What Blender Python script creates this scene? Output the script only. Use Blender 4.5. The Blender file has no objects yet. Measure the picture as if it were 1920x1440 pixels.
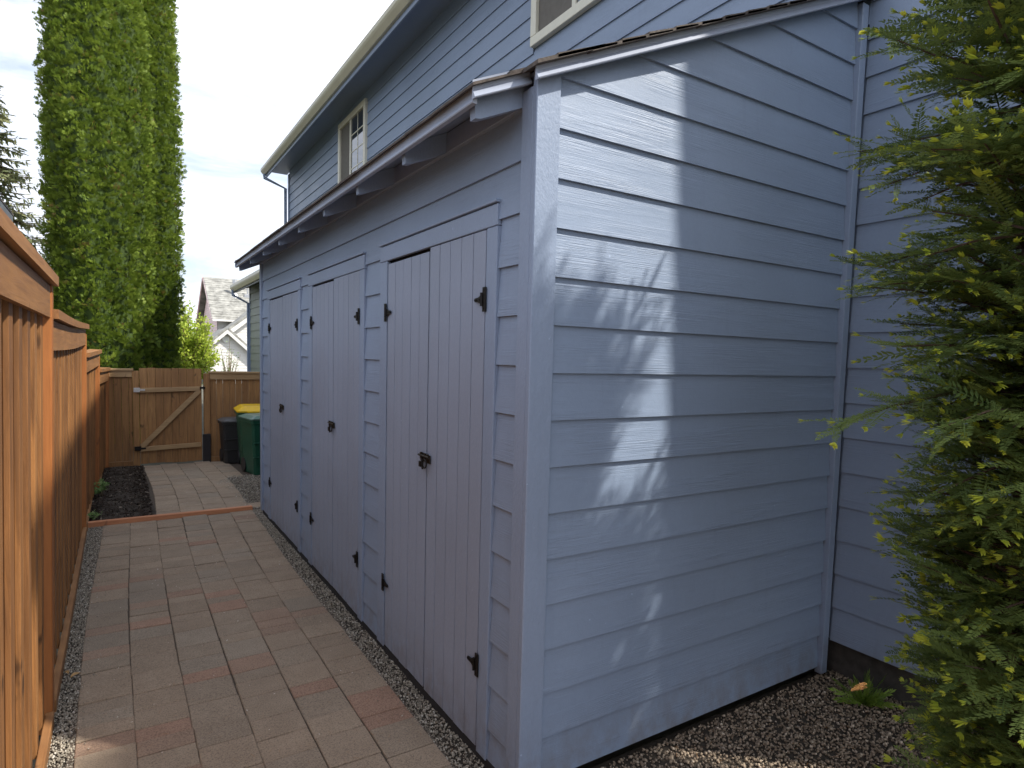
import bpy, math, random
import numpy as np
from mathutils import Vector, Matrix
R = math.radians
random.seed(7)
rng = np.random.default_rng(7)
S = bpy.context.scene
COL = S.collection

# ------------------------------------------------------------------ camera
CAM = Vector((-1.257, -1.871, 1.698))
YAW, PITCH, ROLL = R(32.346), R(-4.171), R(1.443)
fw = Vector((math.sin(YAW)*math.cos(PITCH), math.cos(YAW)*math.cos(PITCH), math.sin(PITCH)))
rt = fw.cross(Vector((0, 0, 1))).normalized(); up = rt.cross(fw)
rt, up = rt*math.cos(ROLL)+up*math.sin(ROLL), up*math.cos(ROLL)-rt*math.sin(ROLL)
cd = bpy.data.cameras.new('camera'); cam = bpy.data.objects.new('camera', cd); COL.objects.link(cam)
m = Matrix((rt, up, -fw)).transposed().to_4x4(); m.translation = CAM
cam.matrix_world = m
cd.sensor_width = 36; cd.lens = 1165.2/1920*36; cd.shift_y = 0.0195
cd.clip_start = 0.05; cd.clip_end = 2000
S.camera = cam

# ------------------------------------------------------------------ sky, sun, exposure
SUN_EL, SUN_AZ = R(49), R(48)          # sun stands behind the camera to the right (+x, -y)
sun_dir = Vector((math.sin(SUN_AZ)*math.cos(SUN_EL), -math.cos(SUN_AZ)*math.cos(SUN_EL), math.sin(SUN_EL)))
W = bpy.data.worlds.new('World'); S.world = W; W.use_nodes = True
nt = W.node_tree; nt.nodes.clear()
out = nt.nodes.new('ShaderNodeOutputWorld'); bg = nt.nodes.new('ShaderNodeBackground')
sky = nt.nodes.new('ShaderNodeTexSky'); sky.sky_type = 'NISHITA'; sky.sun_disc = False
sky.sun_elevation = SUN_EL; sky.sun_rotation = math.atan2(sun_dir.x, sun_dir.y)
sky.air_density = 1.0; sky.dust_density = 2.0; sky.ozone_density = 1.0
tc = nt.nodes.new('ShaderNodeTexCoord'); mp = nt.nodes.new('ShaderNodeMapping')
mp.inputs['Scale'].default_value = (1.2, 1.2, 5.0); mp.inputs['Rotation'].default_value = (R(8), R(-5), R(30))
nz = nt.nodes.new('ShaderNodeTexNoise'); nz.inputs['Scale'].default_value = 2.2
nz.inputs['Detail'].default_value = 9; nz.inputs['Roughness'].default_value = 0.6; nz.inputs['Distortion'].default_value = 0.6
rp = nt.nodes.new('ShaderNodeMapRange'); rp.inputs[1].default_value = 0.36; rp.inputs[2].default_value = 0.6
rp.inputs[3].default_value = 0.30; rp.inputs[4].default_value = 0.97
mx = nt.nodes.new('ShaderNodeMix'); mx.data_type = 'RGBA'
mx.inputs[7].default_value = (6.9, 7.15, 7.9, 1)          # thin bright cloud veil
nt.links.new(tc.outputs['Generated'], mp.inputs['Vector']); nt.links.new(mp.outputs[0], nz.inputs['Vector'])
nt.links.new(nz.outputs['Fac'], rp.inputs[0]); nt.links.new(rp.outputs[0], mx.inputs[0])
nt.links.new(sky.outputs[0], mx.inputs[6]); nt.links.new(mx.outputs[2], bg.inputs['Color'])
bg.inputs['Strength'].default_value = 0.06
nt.links.new(bg.outputs[0], out.inputs[0])
sl = bpy.data.lights.new('sun', 'SUN'); sl.energy = 1.9; sl.angle = R(1.2); sl.color = (1.0, 0.94, 0.84)
so = bpy.data.objects.new('sun', sl); COL.objects.link(so)
so.rotation_euler = (-sun_dir).to_track_quat('-Z', 'Y').to_euler()
so.location = (20, -20, 25)
S.view_settings.view_transform = 'Standard'; S.view_settings.look = 'None'
S.view_settings.exposure = 1.75; S.view_settings.gamma = 1
S.view_settings.use_curve_mapping = False
S.cycles.max_bounces = 8; S.cycles.diffuse_bounces = 4; S.cycles.use_denoising = True

# ------------------------------------------------------------------ materials
def nodes(name):
    m = bpy.data.materials.new(name); m.use_nodes = True
    t = m.node_tree; b = t.nodes['Principled BSDF']
    return m, t, b
def N(t, kind, **kw):
    n = t.nodes.new(kind)
    for k, v in kw.items():
        if k in n.inputs.keys(): n.inputs[k].default_value = v
        else: setattr(n, k, v)
    return n
def ramp(t, fac, lo, hi, a, b):
    r = N(t, 'ShaderNodeMapRange'); t.links.new(fac, r.inputs[0])
    for i, v in enumerate((lo, hi, a, b)): r.inputs[i+1].default_value = v
    return r.outputs[0]
def mixc(t, fac, a, b, mode='MIX'):
    n = N(t, 'ShaderNodeMix', data_type='RGBA', blend_type=mode)
    for i, v in ((0, fac), (6, a), (7, b)):
        if hasattr(v, 'is_linked'): t.links.new(v, n.inputs[i])
        elif i == 0: n.inputs[0].default_value = v
        else: n.inputs[i].default_value = (*v, 1)
    return n.outputs[2]
def wpos(t, scale, rand=0.0, uv=False):
    """world position scaled per axis; rand shifts it per object; uv folds x+y into one wall axis"""
    g = N(t, 'ShaderNodeNewGeometry'); src = g.outputs['Position']
    if uv:
        s = N(t, 'ShaderNodeSeparateXYZ'); t.links.new(src, s.inputs[0])
        a = N(t, 'ShaderNodeMath', operation='ADD'); t.links.new(s.outputs[0], a.inputs[0]); t.links.new(s.outputs[1], a.inputs[1])
        c = N(t, 'ShaderNodeCombineXYZ'); t.links.new(a.outputs[0], c.inputs[0]); t.links.new(s.outputs[2], c.inputs[2]); src = c.outputs[0]
    mu = N(t, 'ShaderNodeVectorMath', operation='MULTIPLY'); t.links.new(src, mu.inputs[0]); mu.inputs[1].default_value = scale
    if rand:
        oi = N(t, 'ShaderNodeObjectInfo'); r = N(t, 'ShaderNodeMath', operation='MULTIPLY'); t.links.new(oi.outputs['Random'], r.inputs[0]); r.inputs[1].default_value = rand
        ad = N(t, 'ShaderNodeVectorMath', operation='ADD'); t.links.new(mu.outputs[0], ad.inputs[0]); t.links.new(r.outputs[0], ad.inputs[1]); return ad.outputs[0]
    return mu.outputs[0]
def noise(t, vec, scale, detail=4, rough=.55, dist=0.):
    n = N(t, 'ShaderNodeTexNoise', Scale=scale, Detail=detail, Roughness=rough, Distortion=dist)
    t.links.new(vec, n.inputs['Vector']); return n.outputs['Fac']
def bump(t, b, h, strength, dist):
    n = N(t, 'ShaderNodeBump', Strength=strength, Distance=dist); t.links.new(h, n.inputs['Height']); t.links.new(n.outputs[0], b.inputs['Normal'])

def mat_paint(name, col, grain='board', rough=.5):
    m, t, b = nodes(name)
    big = noise(t, wpos(t, (1.3, 1.3, 1.3)), 1.0, 5)
    fine = noise(t, wpos(t, (1, 1, 1), 9.), 55., 3)
    c = mixc(t, ramp(t, big, .3, .7, 0, 1), [x*.93 for x in col], [x*1.05 for x in col])
    c = mixc(t, ramp(t, fine, .35, .65, 0, .12), c, [x*.72 for x in col])
    gp_ = N(t, 'ShaderNodeNewGeometry'); sp = N(t, 'ShaderNodeSeparateXYZ'); t.links.new(gp_.outputs['Position'], sp.inputs[0])
    dn = noise(t, wpos(t, (14, 14, 9)), 1., 6, .7)
    low = ramp(t, sp.outputs[2], .02, .30, 1, 0)
    dm = N(t, 'ShaderNodeMath', operation='MULTIPLY'); t.links.new(low, dm.inputs[0]); t.links.new(ramp(t, dn, .40, .68, 0, .65), dm.inputs[1])
    c = mixc(t, dm.outputs[0], c, (.17, .14, .11))
    st = noise(t, wpos(t, (22, 22, 1.1), 5.), 1., 4, .6)
    c = mixc(t, ramp(t, st, .60, .78, 0, .16), c, [x*.6 for x in col])
    sc_ = noise(t, wpos(t, (30, 30, 30), 3.), 1., 2)
    c = mixc(t, ramp(t, sc_, .76, .79, 0, .35), c, [min(1, x*1.9) for x in col])
    t.links.new(c, b.inputs['Base Color'])
    t.links.new(ramp(t, big, .3, .7, rough-.06, rough+.10), b.inputs['Roughness'])
    if grain == 'board':
        v = wpos(t, (2.6, 0, 110.), 37., uv=True)
        g1 = noise(t, v, 1.0, 3, .6, 1.6)
        mask = noise(t, wpos(t, (1.6, 0, 9.), 11., uv=True), 1.0, 2)
        w = ramp(t, mask, .42, .6, .12, 1.)
        mm = N(t, 'ShaderNodeMath', operation='MULTIPLY'); t.links.new(g1, mm.inputs[0]); t.links.new(w, mm.inputs[1])
        f2 = noise(t, wpos(t, (160, 160, 160)), 1., 2)
        ma = N(t, 'ShaderNodeMath', operation='MULTIPLY_ADD'); t.links.new(f2, ma.inputs[0]); ma.inputs[1].default_value = .16; t.links.new(mm.outputs[0], ma.inputs[2])
        bump(t, b, ma.outputs[0], .9, .0032)
    elif grain == 'stipple':
        g1 = noise(t, wpos(t, (90, 90, 45), 13.), 1., 4, .65)
        bump(t, b, g1, .8, .003)
    return m
BLUE = (.238, .303, .42)
M = {}
M['siding'] = mat_paint('siding paint', BLUE, 'board')
M['trim'] = mat_paint('trim paint', (.252, .315, .435), 'stipple')
M['doorp'] = mat_paint('door paint', (.272, .316, .412), 'stipple', .55)
M['metaltrim'] = mat_paint('metal trim paint', (.32, .36, .45), None, .4)

def mat_simple(name, col, rough=.6, metal=0., var=.15, scale=20., bstr=.0, bscale=60., objcol=False):
    m, t, b = nodes(name)
    n = noise(t, wpos(t, (1, 1, 1), 5.), scale, 5)
    f = ramp(t, n, .3, .7, 0, 1)
    if objcol:
        oi = N(t, 'ShaderNodeObjectInfo')
        d = mixc(t, 1., oi.outputs['Color'], (1-var,)*3, 'MULTIPLY'); l = mixc(t, 1., oi.outputs['Color'], (1+var,)*3, 'MULTIPLY')
        c = mixc(t, f, d, l)
    else: c = mixc(t, f, [x*(1-var) for x in col], [x*(1+var) for x in col])
    t.links.new(c, b.inputs['Base Color']); b.inputs['Roughness'].default_value = rough; b.inputs['Metallic'].default_value = metal
    if bstr: bump(t, b, noise(t, wpos(t, (1, 1, 1), 5.), bscale, 4), bstr, .004)
    return m
M['cream'] = mat_simple('cream enamel', (.55, .52, .40), .4, var=.06, scale=3)
M['vinyl'] = mat_simple('almond window frame', (.68, .66, .55), .4, var=.04)
M['white'] = mat_simple('white siding paint', (.72, .71, .68), .55, var=.05, scale=3)
M['pink'] = mat_simple('pale pink siding', (.82, .63, .60), .6, var=.05, scale=3)
M['greensiding'] = mat_simple('grey green siding', (.21, .235, .20), .6, var=.08, scale=4)
M['shingle'] = mat_simple('brown roof shingle', (.085, .07, .06), .9, var=.4, scale=35, bstr=.8)
M['grey_shingle'] = mat_simple('grey roof shingle', (.27, .27, .25), .9, var=.45, scale=3.0, bstr=.6)
M['dark'] = mat_simple('dark void', (.018, .017, .018), .9, var=.3)
M['darkgreen'] = mat_simple('dark eave paint', (.022, .03, .026), .5, var=.2)
M['concrete'] = mat_simple('foundation concrete', (.06, .055, .05), .9, var=.3, bstr=.5)
M['iron'] = mat_simple('black iron', (.014, .012, .012), .42, .6, var=.3, scale=200)
M['brass'] = mat_simple('worn bronze', (.06, .05, .038), .40, .85, var=.4, scale=150)
M['steel'] = mat_simple('bare steel', (.55, .55, .55), .35, .9, var=.2, scale=100)
M['screen'] = mat_simple('window screen', (.14, .13, .115), .8, var=.1)
m, t, b = nodes('window glass'); b.inputs['Base Color'].default_value = (.035, .04, .045, 1); b.inputs['Roughness'].default_value = .02; b.inputs['IOR'].default_value = 2.4; M['glass'] = m
M['bin_green'] = mat_simple('green bin plastic', (.012, .085, .05), .42, var=.12, scale=8, bstr=.15)
M['bin_lid'] = mat_simple('pale green lid plastic', (.10, .19, .15), .4, var=.1, scale=8)
M['bin_olive'] = mat_simple('dull green bin plastic', (.022, .075, .04), .5, var=.15, scale=8, bstr=.15)
M['bin_yellow'] = mat_simple('yellow lid plastic', (.80, .50, .008), .4, var=.06, scale=8)
M['bin_black'] = mat_simple('black bin plastic', (.02, .02, .021), .5, var=.2, scale=8, bstr=.15)
M['bin_grey'] = mat_simple('grey lid plastic', (.09, .09, .092), .45, var=.12, scale=8)
M['sleeve'] = mat_simple('black post sleeve', (.014, .012, .014), .5, var=.2)
M['decal'] = mat_simple('white sticker', (.7, .72, .7), .5, var=.05)
M['bark'] = mat_simple('brown bark', (.085, .05, .035), .9, var=.4, scale=40, bstr=.9, bscale=50)
M['twig'] = mat_simple('pale branch bark', (.22, .16, .10), .85, var=.3, scale=30)
M['dryleaf'] = mat_simple('dry tan leaf', (.42, .26, .11), .8, var=.25, scale=60)

def mat_wood(name, a, b_, dark, axis='z', rough=.6):
    m, t, b = nodes(name)
    sc = (38, 38, 2.2) if axis == 'z' else ((2.2, 38, 38) if axis == 'x' else (38, 2.2, 38))
    v = wpos(t, sc, 53.)
    g = noise(t, v, 1., 5, .65, .8)
    oi = N(t, 'ShaderNodeObjectInfo')
    c = mixc(t, oi.outputs['Random'], a, b_)
    c = mixc(t, ramp(t, g, .38, .68, 0, .75), c, dark)
    big = noise(t, wpos(t, (2, 2, .9), 7.), 1., 4)
    c = mixc(t, ramp(t, big, .45, .75, 0, .55), c, dark)
    kn = noise(t, wpos(t, (9, 9, 5), 17.), 1., 2)
    c = mixc(t, ramp(t, kn, .68, .75, 0, .85), c, [x*.35 for x in dark])
    t.links.new(c, b.inputs['Base Color']); b.inputs['Roughness'].default_value = rough
    bump(t, b, g, .6, .003)
    return m
M['cedar'] = mat_wood('stained cedar', (.385, .178, .056), (.23, .10, .032), (.09, .038, .013))
M['cedar_y'] = mat_wood('stained cedar rail', (.36, .175, .062), (.30, .145, .05), (.17, .075, .027), 'y')
M['cedar_post'] = mat_wood('orange stained post', (.42, .155, .04), (.385, .142, .036), (.235, .08, .02))
M['gatewood'] = mat_wood('weathered cedar', (.41, .215, .078), (.31, .155, .055), (.155, .073, .027))
M['gaterail'] = mat_wood('pale gate rail', (.46, .31, .155), (.42, .275, .135), (.27, .165, .08), 'x')
M['edging'] = mat_wood('orange timber edging', (.62, .27, .13), (.60, .26, .12), (.42, .17, .08), 'x')

def mat_paver():
    m, t, b = nodes('concrete paver')
    oi = N(t, 'ShaderNodeObjectInfo')
    big = noise(t, wpos(t, (1, 1, 1), 3.), 9., 4)
    c = mixc(t, ramp(t, big, .3, .7, 0, 1), oi.outputs['Color'], mixc(t, 1., oi.outputs['Color'], (.83, .82, .81), 'MULTIPLY'))
    f = noise(t, wpos(t, (1, 1, 1)), 150., 4, .75)
    c = mixc(t, ramp(t, f, .36, .52, .6, 0), c, (.07, .055, .042))
    c = mixc(t, ramp(t, f, .58, .70, 0, .5), c, (.55, .47, .38))
    dirt = noise(t, wpos(t, (.8, .8, .8)), 1., 5)
    c = mixc(t, ramp(t, dirt, .45, .75, 0, .35), c, (.13, .105, .08))
    t.links.new(c, b.inputs['Base Color']); b.inputs['Roughness'].default_value = .9
    bump(t, b, f, .9, .004)
    return m
M['paver'] = mat_paver()
M['sand'] = mat_simple('joint sand', (.085, .066, .05), .95, var=.4, scale=90, bstr=.5)

def mat_tint(name, a, b_, trans=.25, rough=.55, c3=None, spec=.3):
    """leaf / stone material: colour varies per piece through the 'tint' attribute"""
    m, t, b = nodes(name)
    at = N(t, 'ShaderNodeAttribute', attribute_name='tint')
    c = mixc(t, at.outputs['Fac'], a, b_)
    if c3: c = mixc(t, ramp(t, at.outputs['Fac'], .86, .95, 0, 1), c, c3)
    t.links.new(c, b.inputs['Base Color']); b.inputs['Roughness'].default_value = rough
    b.inputs['Specular IOR Level'].default_value = spec
    if trans:
        o = t.nodes['Material Output']; tr = N(t, 'ShaderNodeBsdfTranslucent'); t.links.new(c, tr.inputs[0])
        mxs = N(t, 'ShaderNodeMixShader'); mxs.inputs[0].default_value = trans
        t.links.new(b.outputs[0], mxs.inputs[1]); t.links.new(tr.outputs[0], mxs.inputs[2]); t.links.new(mxs.outputs[0], o.inputs[0])
    return m
M['yew'] = mat_tint('yew needle', (.105, .155, .048), (.25, .32, .088), .4, .45)
M['yewtip'] = mat_tint('new yew shoot', (.48, .56, .07), (.64, .64, .09), .4)
M['yewdead'] = mat_tint('brown yew needle', (.40, .20, .07), (.30, .14, .05), .2)
M['arb'] = mat_tint('arborvitae spray', (.115, .185, .026), (.29, .375, .05), .36, c3=(.26, .20, .06))
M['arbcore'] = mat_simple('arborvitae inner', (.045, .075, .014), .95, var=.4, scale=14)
M['spruce'] = mat_tint('spruce needle', (.13, .16, .075), (.24, .25, .12), .2)
M['bush'] = mat_tint('bright shrub leaf', (.30, .42, .05), (.52, .60, .09), .45)
M['plant'] = mat_tint('garden leaf', (.10, .22, .05), (.32, .42, .18), .3)
M['fern'] = mat_tint('fern needle', (.12, .22, .03), (.25, .36, .06), .3)
M['gravel'] = mat_tint('grey gravel', (.20, .18, .145), (.46, .41, .33), 0, .9, c3=(.6, .57, .5))
M['gravel2'] = mat_tint('brown gravel', (.17, .13, .095), (.42, .335, .245), 0, .85, c3=(.55, .46, .36))
M['mulch'] = mat_tint('bark mulch', (.012, .008, .006), (.055, .035, .024), 0, .95, c3=(.35, .30, .24))
M['petal'] = mat_tint('pale petal', (.8, .76, .70), (.65, .55, .45), .2)
M['soil'] = mat_simple('soil', (.05, .04, .03), .95, var=.4, scale=40, bstr=.8)
M['ground'] = mat_simple('ground', (.09, .085, .06), .95, var=.35, scale=3, bstr=.6)

# ------------------------------------------------------------------ mesh helpers
class MB:
    def __init__(s): s.v, s.f = [], []
    def add(s, vs, fs):
        o = len(s.v); s.v += [tuple(v) for v in vs]; s.f += [tuple(i+o for i in f) for f in fs]; return s
    def box(s, x0, x1, y0, y1, z0, z1):
        return s.add([(x0,y0,z0),(x1,y0,z0),(x1,y1,z0),(x0,y1,z0),(x0,y0,z1),(x1,y0,z1),(x1,y1,z1),(x0,y1,z1)],
                     [(0,3,2,1),(4,5,6,7),(0,1,5,4),(1,2,6,5),(2,3,7,6),(3,0,4,7)])
    def bbox(s, x0, x1, y0, y1, z0, z1, c=.004):
        """box with chamfered edges"""
        vs, fs = [], []
        for sx, sy, sz in [(a, b, d) for a in (0, 1) for b in (0, 1) for d in (0, 1)]:
            X, Y, Z = (x1 if sx else x0), (y1 if sy else y0), (z1 if sz else z0)
            dx, dy, dz = (-c if sx else c), (-c if sy else c), (-c if sz else c)
            vs += [(X, Y+dy, Z+dz), (X+dx, Y, Z+dz), (X+dx, Y+dy, Z)]
        I = lambda sx, sy, sz, k: (sx*4+sy*2+sz)*3+k
        for k, ax in ((0, 0), (1, 1), (2, 2)):
            for s_ in (0, 1):
                q = []
                for a, b_ in ((0,0),(1,0),(1,1),(0,1)):
                    p = [a, b_]; p.insert(ax, s_); q.append(I(*p, k))
                fs.append(tuple(q) if (s_ == 1) ^ (ax == 1) else tuple(reversed(q)))
        for ax in range(3):
            o = [i for i in range(3) if i != ax]
            for a in (0, 1):
                for b_ in (0, 1):
                    p0 = [0]*3; p0[o[0]] = a; p0[o[1]] = b_; p0[ax] = 0; p1 = list(p0); p1[ax] = 1
                    q = (I(*p0, o[0]), I(*p1, o[0]), I(*p1, o[1]), I(*p0, o[1])); fs.append(q)
        for sx in (0, 1):
            for sy in (0, 1):
                for sz in (0, 1): fs.append((I(sx,sy,sz,0), I(sx,sy,sz,1), I(sx,sy,sz,2)))
        return s.add(vs, fs)
    def prism(s, poly, a, b, fn):
        """polygon (2-D) swept between two positions; fn(p, q, w) gives the 3-D point"""
        n = len(poly)
        vs = [fn(p[0], p[1], a) for p in poly]+[fn(p[0], p[1], b) for p in poly]
        fs = [tuple(range(n-1, -1, -1)), tuple(range(n, 2*n))]+[(i, (i+1) % n, n+(i+1) % n, n+i) for i in range(n)]
        return s.add(vs, fs)
    def tube(s, pts, rad, n=8, cap=True):
        pts = [Vector(p) for p in pts]; rs = rad if isinstance(rad, (list, tuple)) else [rad]*len(pts)
        vs = []
        for i, p in enumerate(pts):
            d = (pts[min(i+1, len(pts)-1)]-pts[max(i-1, 0)]).normalized()
            a = d.cross(Vector((.3, .2, 1)) if abs(d.z) < .9 else Vector((1, 0, 0))).normalized(); b_ = d.cross(a)
            vs += [p+(a*math.cos(k*2*math.pi/n)+b_*math.sin(k*2*math.pi/n))*rs[i] for k in range(n)]
        fs = [(i*n+k, i*n+(k+1) % n, (i+1)*n+(k+1) % n, (i+1)*n+k) for i in range(len(pts)-1) for k in range(n)]
        if cap: fs += [tuple(range(n-1, -1, -1)), tuple((len(pts)-1)*n+k for k in range(n))]
        return s.add(vs, fs)
    def mesh(s, name='m'):
        me = bpy.data.meshes.new(name); me.from_pydata(s.v, [], s.f)
        import bmesh
        bm = bmesh.new(); bm.from_mesh(me); bmesh.ops.recalc_face_normals(bm, faces=bm.faces); bm.to_mesh(me); bm.free()
        return me
def put(name, me, mat=None, parent=None, loc=(0,0,0), rot=(0,0,0), smooth=False, color=None):
    if isinstance(me, MB): me = me.mesh(name)
    if mat and not me.materials: me.materials.append(M[mat])
    if smooth: me.shade_smooth()
    o = bpy.data.objects.new(name, me); COL.objects.link(o)
    o.location = loc; o.rotation_euler = rot
    if parent: o.parent = parent
    if color: o.color = (*color, 1)
    return o
def thing(name, label, cat, loc=(0,0,0), rot=(0,0,0), group=None):
    o = bpy.data.objects.new(name, None); COL.objects.link(o); o.location = loc; o.rotation_euler = rot
    o.empty_display_size = .2
    return tag(o, label, cat, group)
def tag(o, label=None, cat=None, group=None, kind=None):
    if label: o['label'] = label
    if cat: o['category'] = cat
    if group: o['group'] = group
    if kind: o['kind'] = kind
    return o
def np_mesh(name, V, F, tint=None):
    """V (n,3), F (m,k) arrays"""
    me = bpy.data.meshes.new(name); V = np.ascontiguousarray(V, dtype=np.float32); F = np.ascontiguousarray(F, dtype=np.int32)
    me.vertices.add(len(V)); me.vertices.foreach_set('co', V.ravel())
    k = F.shape[1]; me.loops.add(F.size); me.loops.foreach_set('vertex_index', F.ravel())
    me.polygons.add(len(F)); me.polygons.foreach_set('loop_start', np.arange(0, F.size, k, dtype=np.int32))
    me.update(calc_edges=True)
    if tint is not None:
        a = me.attributes.new('tint', 'FLOAT', 'POINT'); a.data.foreach_set('value', np.ascontiguousarray(tint, dtype=np.float32))
    return me
def scatter(T, F, P, A, sc, tint):
    """place template verts T (n,3), faces F at P (m,3) with frames A (m,3,3) (columns = axes) and scale sc (m,)"""
    m_ = len(P); n = len(T)
    V = np.einsum('mij,nj->mni', A, T)*np.asarray(sc)[:, None, None]+P[:, None, :]
    FF = (F[None]+(np.arange(m_)*n)[:, None, None]).reshape(-1, F.shape[1])
    return V.reshape(-1, 3), FF, np.repeat(tint, n)
def join_np(parts):
    Vs, Fs, Ts, o = [], [], [], 0
    for V, F, T in parts:
        Vs.append(V); Fs.append(F+o); Ts.append(T); o += len(V)
    return np.concatenate(Vs), np.concatenate(Fs), np.concatenate(Ts)
def frames(d, upv):
    d = d/np.linalg.norm(d, axis=1, keepdims=True)
    s = np.cross(upv, d); s /= np.linalg.norm(s, axis=1, keepdims=True)+1e-9
    u = np.cross(d, s)
    return np.stack([d, s, u], axis=2)

# ------------------------------------------------------------------ ground, path, gravel
g = put('ground', MB().add([(-300,-300,-.08),(300,-300,-.08),(300,300,-.08),(-300,300,-.08)], [(0,1,2,3)]), 'ground'); tag(g, kind='structure')
path = put('path', MB().add([(-1.47,-3.2,-.010),(-.09,-3.2,-.010),(-.09,5.2,-.010),(-1.47,5.2,-.010)], [(0,1,2,3)]).add(
    [(-1.0,5.2,-.011),(.75,5.2,-.011),(.75,8.66,-.011),(-1.0,8.66,-.011)], [(0,1,2,3)]), 'sand'); tag(path, kind='structure')
PW = .2235
pmesh = {}
for L in (.112, .168, .224):
    pmesh[L] = [MB().bbox(-PW/2+.0011+e, PW/2-.0011-e, -L/2+.0018, L/2-.0018, -.06, 0, .0035).mesh('paver') for e in (0, .0012)]
GREYS = [(.385,.295,.21), (.365,.288,.21), (.40,.31,.222), (.38,.293,.21), (.355,.29,.218), (.39,.305,.22)]
REDS = [(.40,.25,.175), (.385,.255,.18), (.41,.255,.178), (.375,.26,.185)]
npav = 0
rest = MB()
for c in range(6):
    y = -3.1+random.uniform(0, .2)
    while y < 5.13:
        L = random.choices((.112, .168, .224), (.34, .44, .22))[0]
        if y+L > 5.19: L = .112
        yc = y+L/2
        xl = -1.458+.010*max(0, yc-1.4)+.012*math.sin(yc*1.3+.6)
        xc = xl+PW*(c+.5)+random.uniform(-.0015, .0015)+.004*math.sin(yc*2+c)
        red = random.random() < (.55 if L == .112 else .12)*(1.0 if yc < 2.0 else (.55 if yc < 3 else .16))
        colr = random.choice(REDS if red else GREYS); f = random.uniform(.92, 1.08); colr = tuple(x*f for x in colr)
        if yc < -.35:
            rest.bbox(xc-PW/2+.002, xc+PW/2-.002, y+.002, y+L-.002, -.06, 0, .0035)
        else:
            o = put('paver', random.choice(pmesh[L]), 'paver', path, (xc, yc, random.uniform(-.0045, .0025)), (random.uniform(-.010,.010), random.uniform(-.010,.010), random.uniform(-.014,.014)), color=colr); npav += 1
        y += L
o = put('pavers', rest, 'paver', path, color=GREYS[0]); tag(o, kind='stuff')
for c in range(5):
    y = 5.27+random.uniform(0, .05)
    while y < 8.56:
        L = random.choices((.112, .168, .224), (.25, .4, .35))[0]; yc = y+L/2
        bend = .03*math.sin((yc-5.2)*1.15)
        xc = -.968+bend+PW*(c+.5)
        lim = -.06-.08*(yc-5.3) if yc < 6.9 else -.19+.36*(yc-6.9)
        if xc-PW*.3 < lim+.05:
            colr = random.choice(GREYS); f = random.uniform(1.0, 1.18)
            put('paver', random.choice(pmesh[L]), 'paver', path, (xc, yc, random.uniform(-.003,.002)), (random.uniform(-.01,.01), random.uniform(-.01,.01), random.uniform(-.02,.02)), color=tuple(x*f for x in colr)); npav += 1
        y += L

def stones(n, region, smin, smax, zb, piled=.006):
    """pebbles: distorted octahedra over a polygon region given by a sampler"""
    T = np.array([(1,0,0),(-1,0,0),(0,1,0),(0,-1,0),(0,0,1),(0,0,-1)], float)
    T = np.concatenate([T, np.array([(a,b,c) for a in (-.62,.62) for b in (-.62,.62) for c in (-.62,.62)])])
    F = []
    for i, (a,b,c) in enumerate([(a,b,c) for a in (0,1) for b in (0,1) for c in (0,1)]):
        v = 6+i; x = 0 if a else 1; y = 2 if b else 3; z = 4 if c else 5
        flip = (a+b+c) % 2 == 0
        for p, q in ((x,y),(y,z),(z,x)): F.append((v,p,q) if not flip else (v,q,p))
    F = np.array(F)
    if smax < .012:
        T = T[:6]*np.array([1,.9,.8]); F = np.array([(0,2,4),(2,1,4),(1,3,4),(3,0,4),(2,0,5),(1,2,5),(3,1,5),(0,3,5)])
    P = region(n); n = len(P)
    A = rng.normal(size=(n,3,3)); A /= np.linalg.norm(A, axis=1, keepdims=True)
    q, _ = np.linalg.qr(A); asp = rng.uniform(.55, 1.15, size=(n,1,3)); A = q*asp
    sc = rng.uniform(smin, smax, n)**1.0
    P = np.column_stack([P, zb+rng.uniform(0, piled, n)])
    return scatter(T, F, P, A, sc, rng.random(n))
def reg_rect(x0, x1, y0, y1, xf0=None, xf1=None):
    def f(n):
        y = rng.uniform(y0, y1, n); a = np.full(n, x0) if xf0 is None else xf0(y); b = np.full(n, x1) if xf1 is None else xf1(y)
        return np.column_stack([a+(b-a)*rng.random(n), y])
    return f
def gravel(name, base, n, region, smin, smax, zb, mat, label):
    o = put(name, np_mesh(name, *join_np([stones(n, region, smin, smax, zb)])), mat); tag(o, label, 'gravel', kind='stuff'); return o
sx = lambda y: .012*np.sin(y*1.3+.6)+.010*np.maximum(0, y-1.4)
for nm, r in (('soil', (-1.56,-1.44,-3.2,5.2)), ('soil', (-.13,.05,-3.2,5.25)), ('soil', (-.25,.85,5.25,8.66)), ('soil', (.0,2.3,-4.0,.05))):
    x0,x1,y0,y1 = r; z = -.018 if y0 < 5 else -.016
    o = put('soil', MB().add([(x0,y0,z),(x1,y0,z),(x1,y1,z),(x0,y1,z)], [(0,1,2,3)]), 'soil'); tag(o, kind='structure')
gravel('gravel', None, 9000, reg_rect(0, 0, -.4, 5.18, lambda y: np.full_like(y, -1.552), lambda y: -1.456+sx(y)), .0035, .0085, -.013, 'gravel', 'narrow grey gravel strip between the fence and the pavers')
gravel('gravel', None, 8500, reg_rect(0, 0, .0, 5.25, lambda y: -1.458+sx(y)+6*PW-.005, lambda y: np.full_like(y, .03)), .0035, .0085, -.013, 'gravel', 'grey gravel strip along the foot of the shed doors')
def reg_bins(n):
    y = rng.uniform(5.25, 7.3, n*2); x = rng.uniform(-.24, .7, n*2)
    lim = np.where(y < 6.9, -.06-.08*(y-5.3), -.19+.36*(y-6.9))+.03*np.sin(y*9)+.02*np.sin(y*23)
    k = x > lim; return np.column_stack([x[k], y[k]])[:n]
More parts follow.
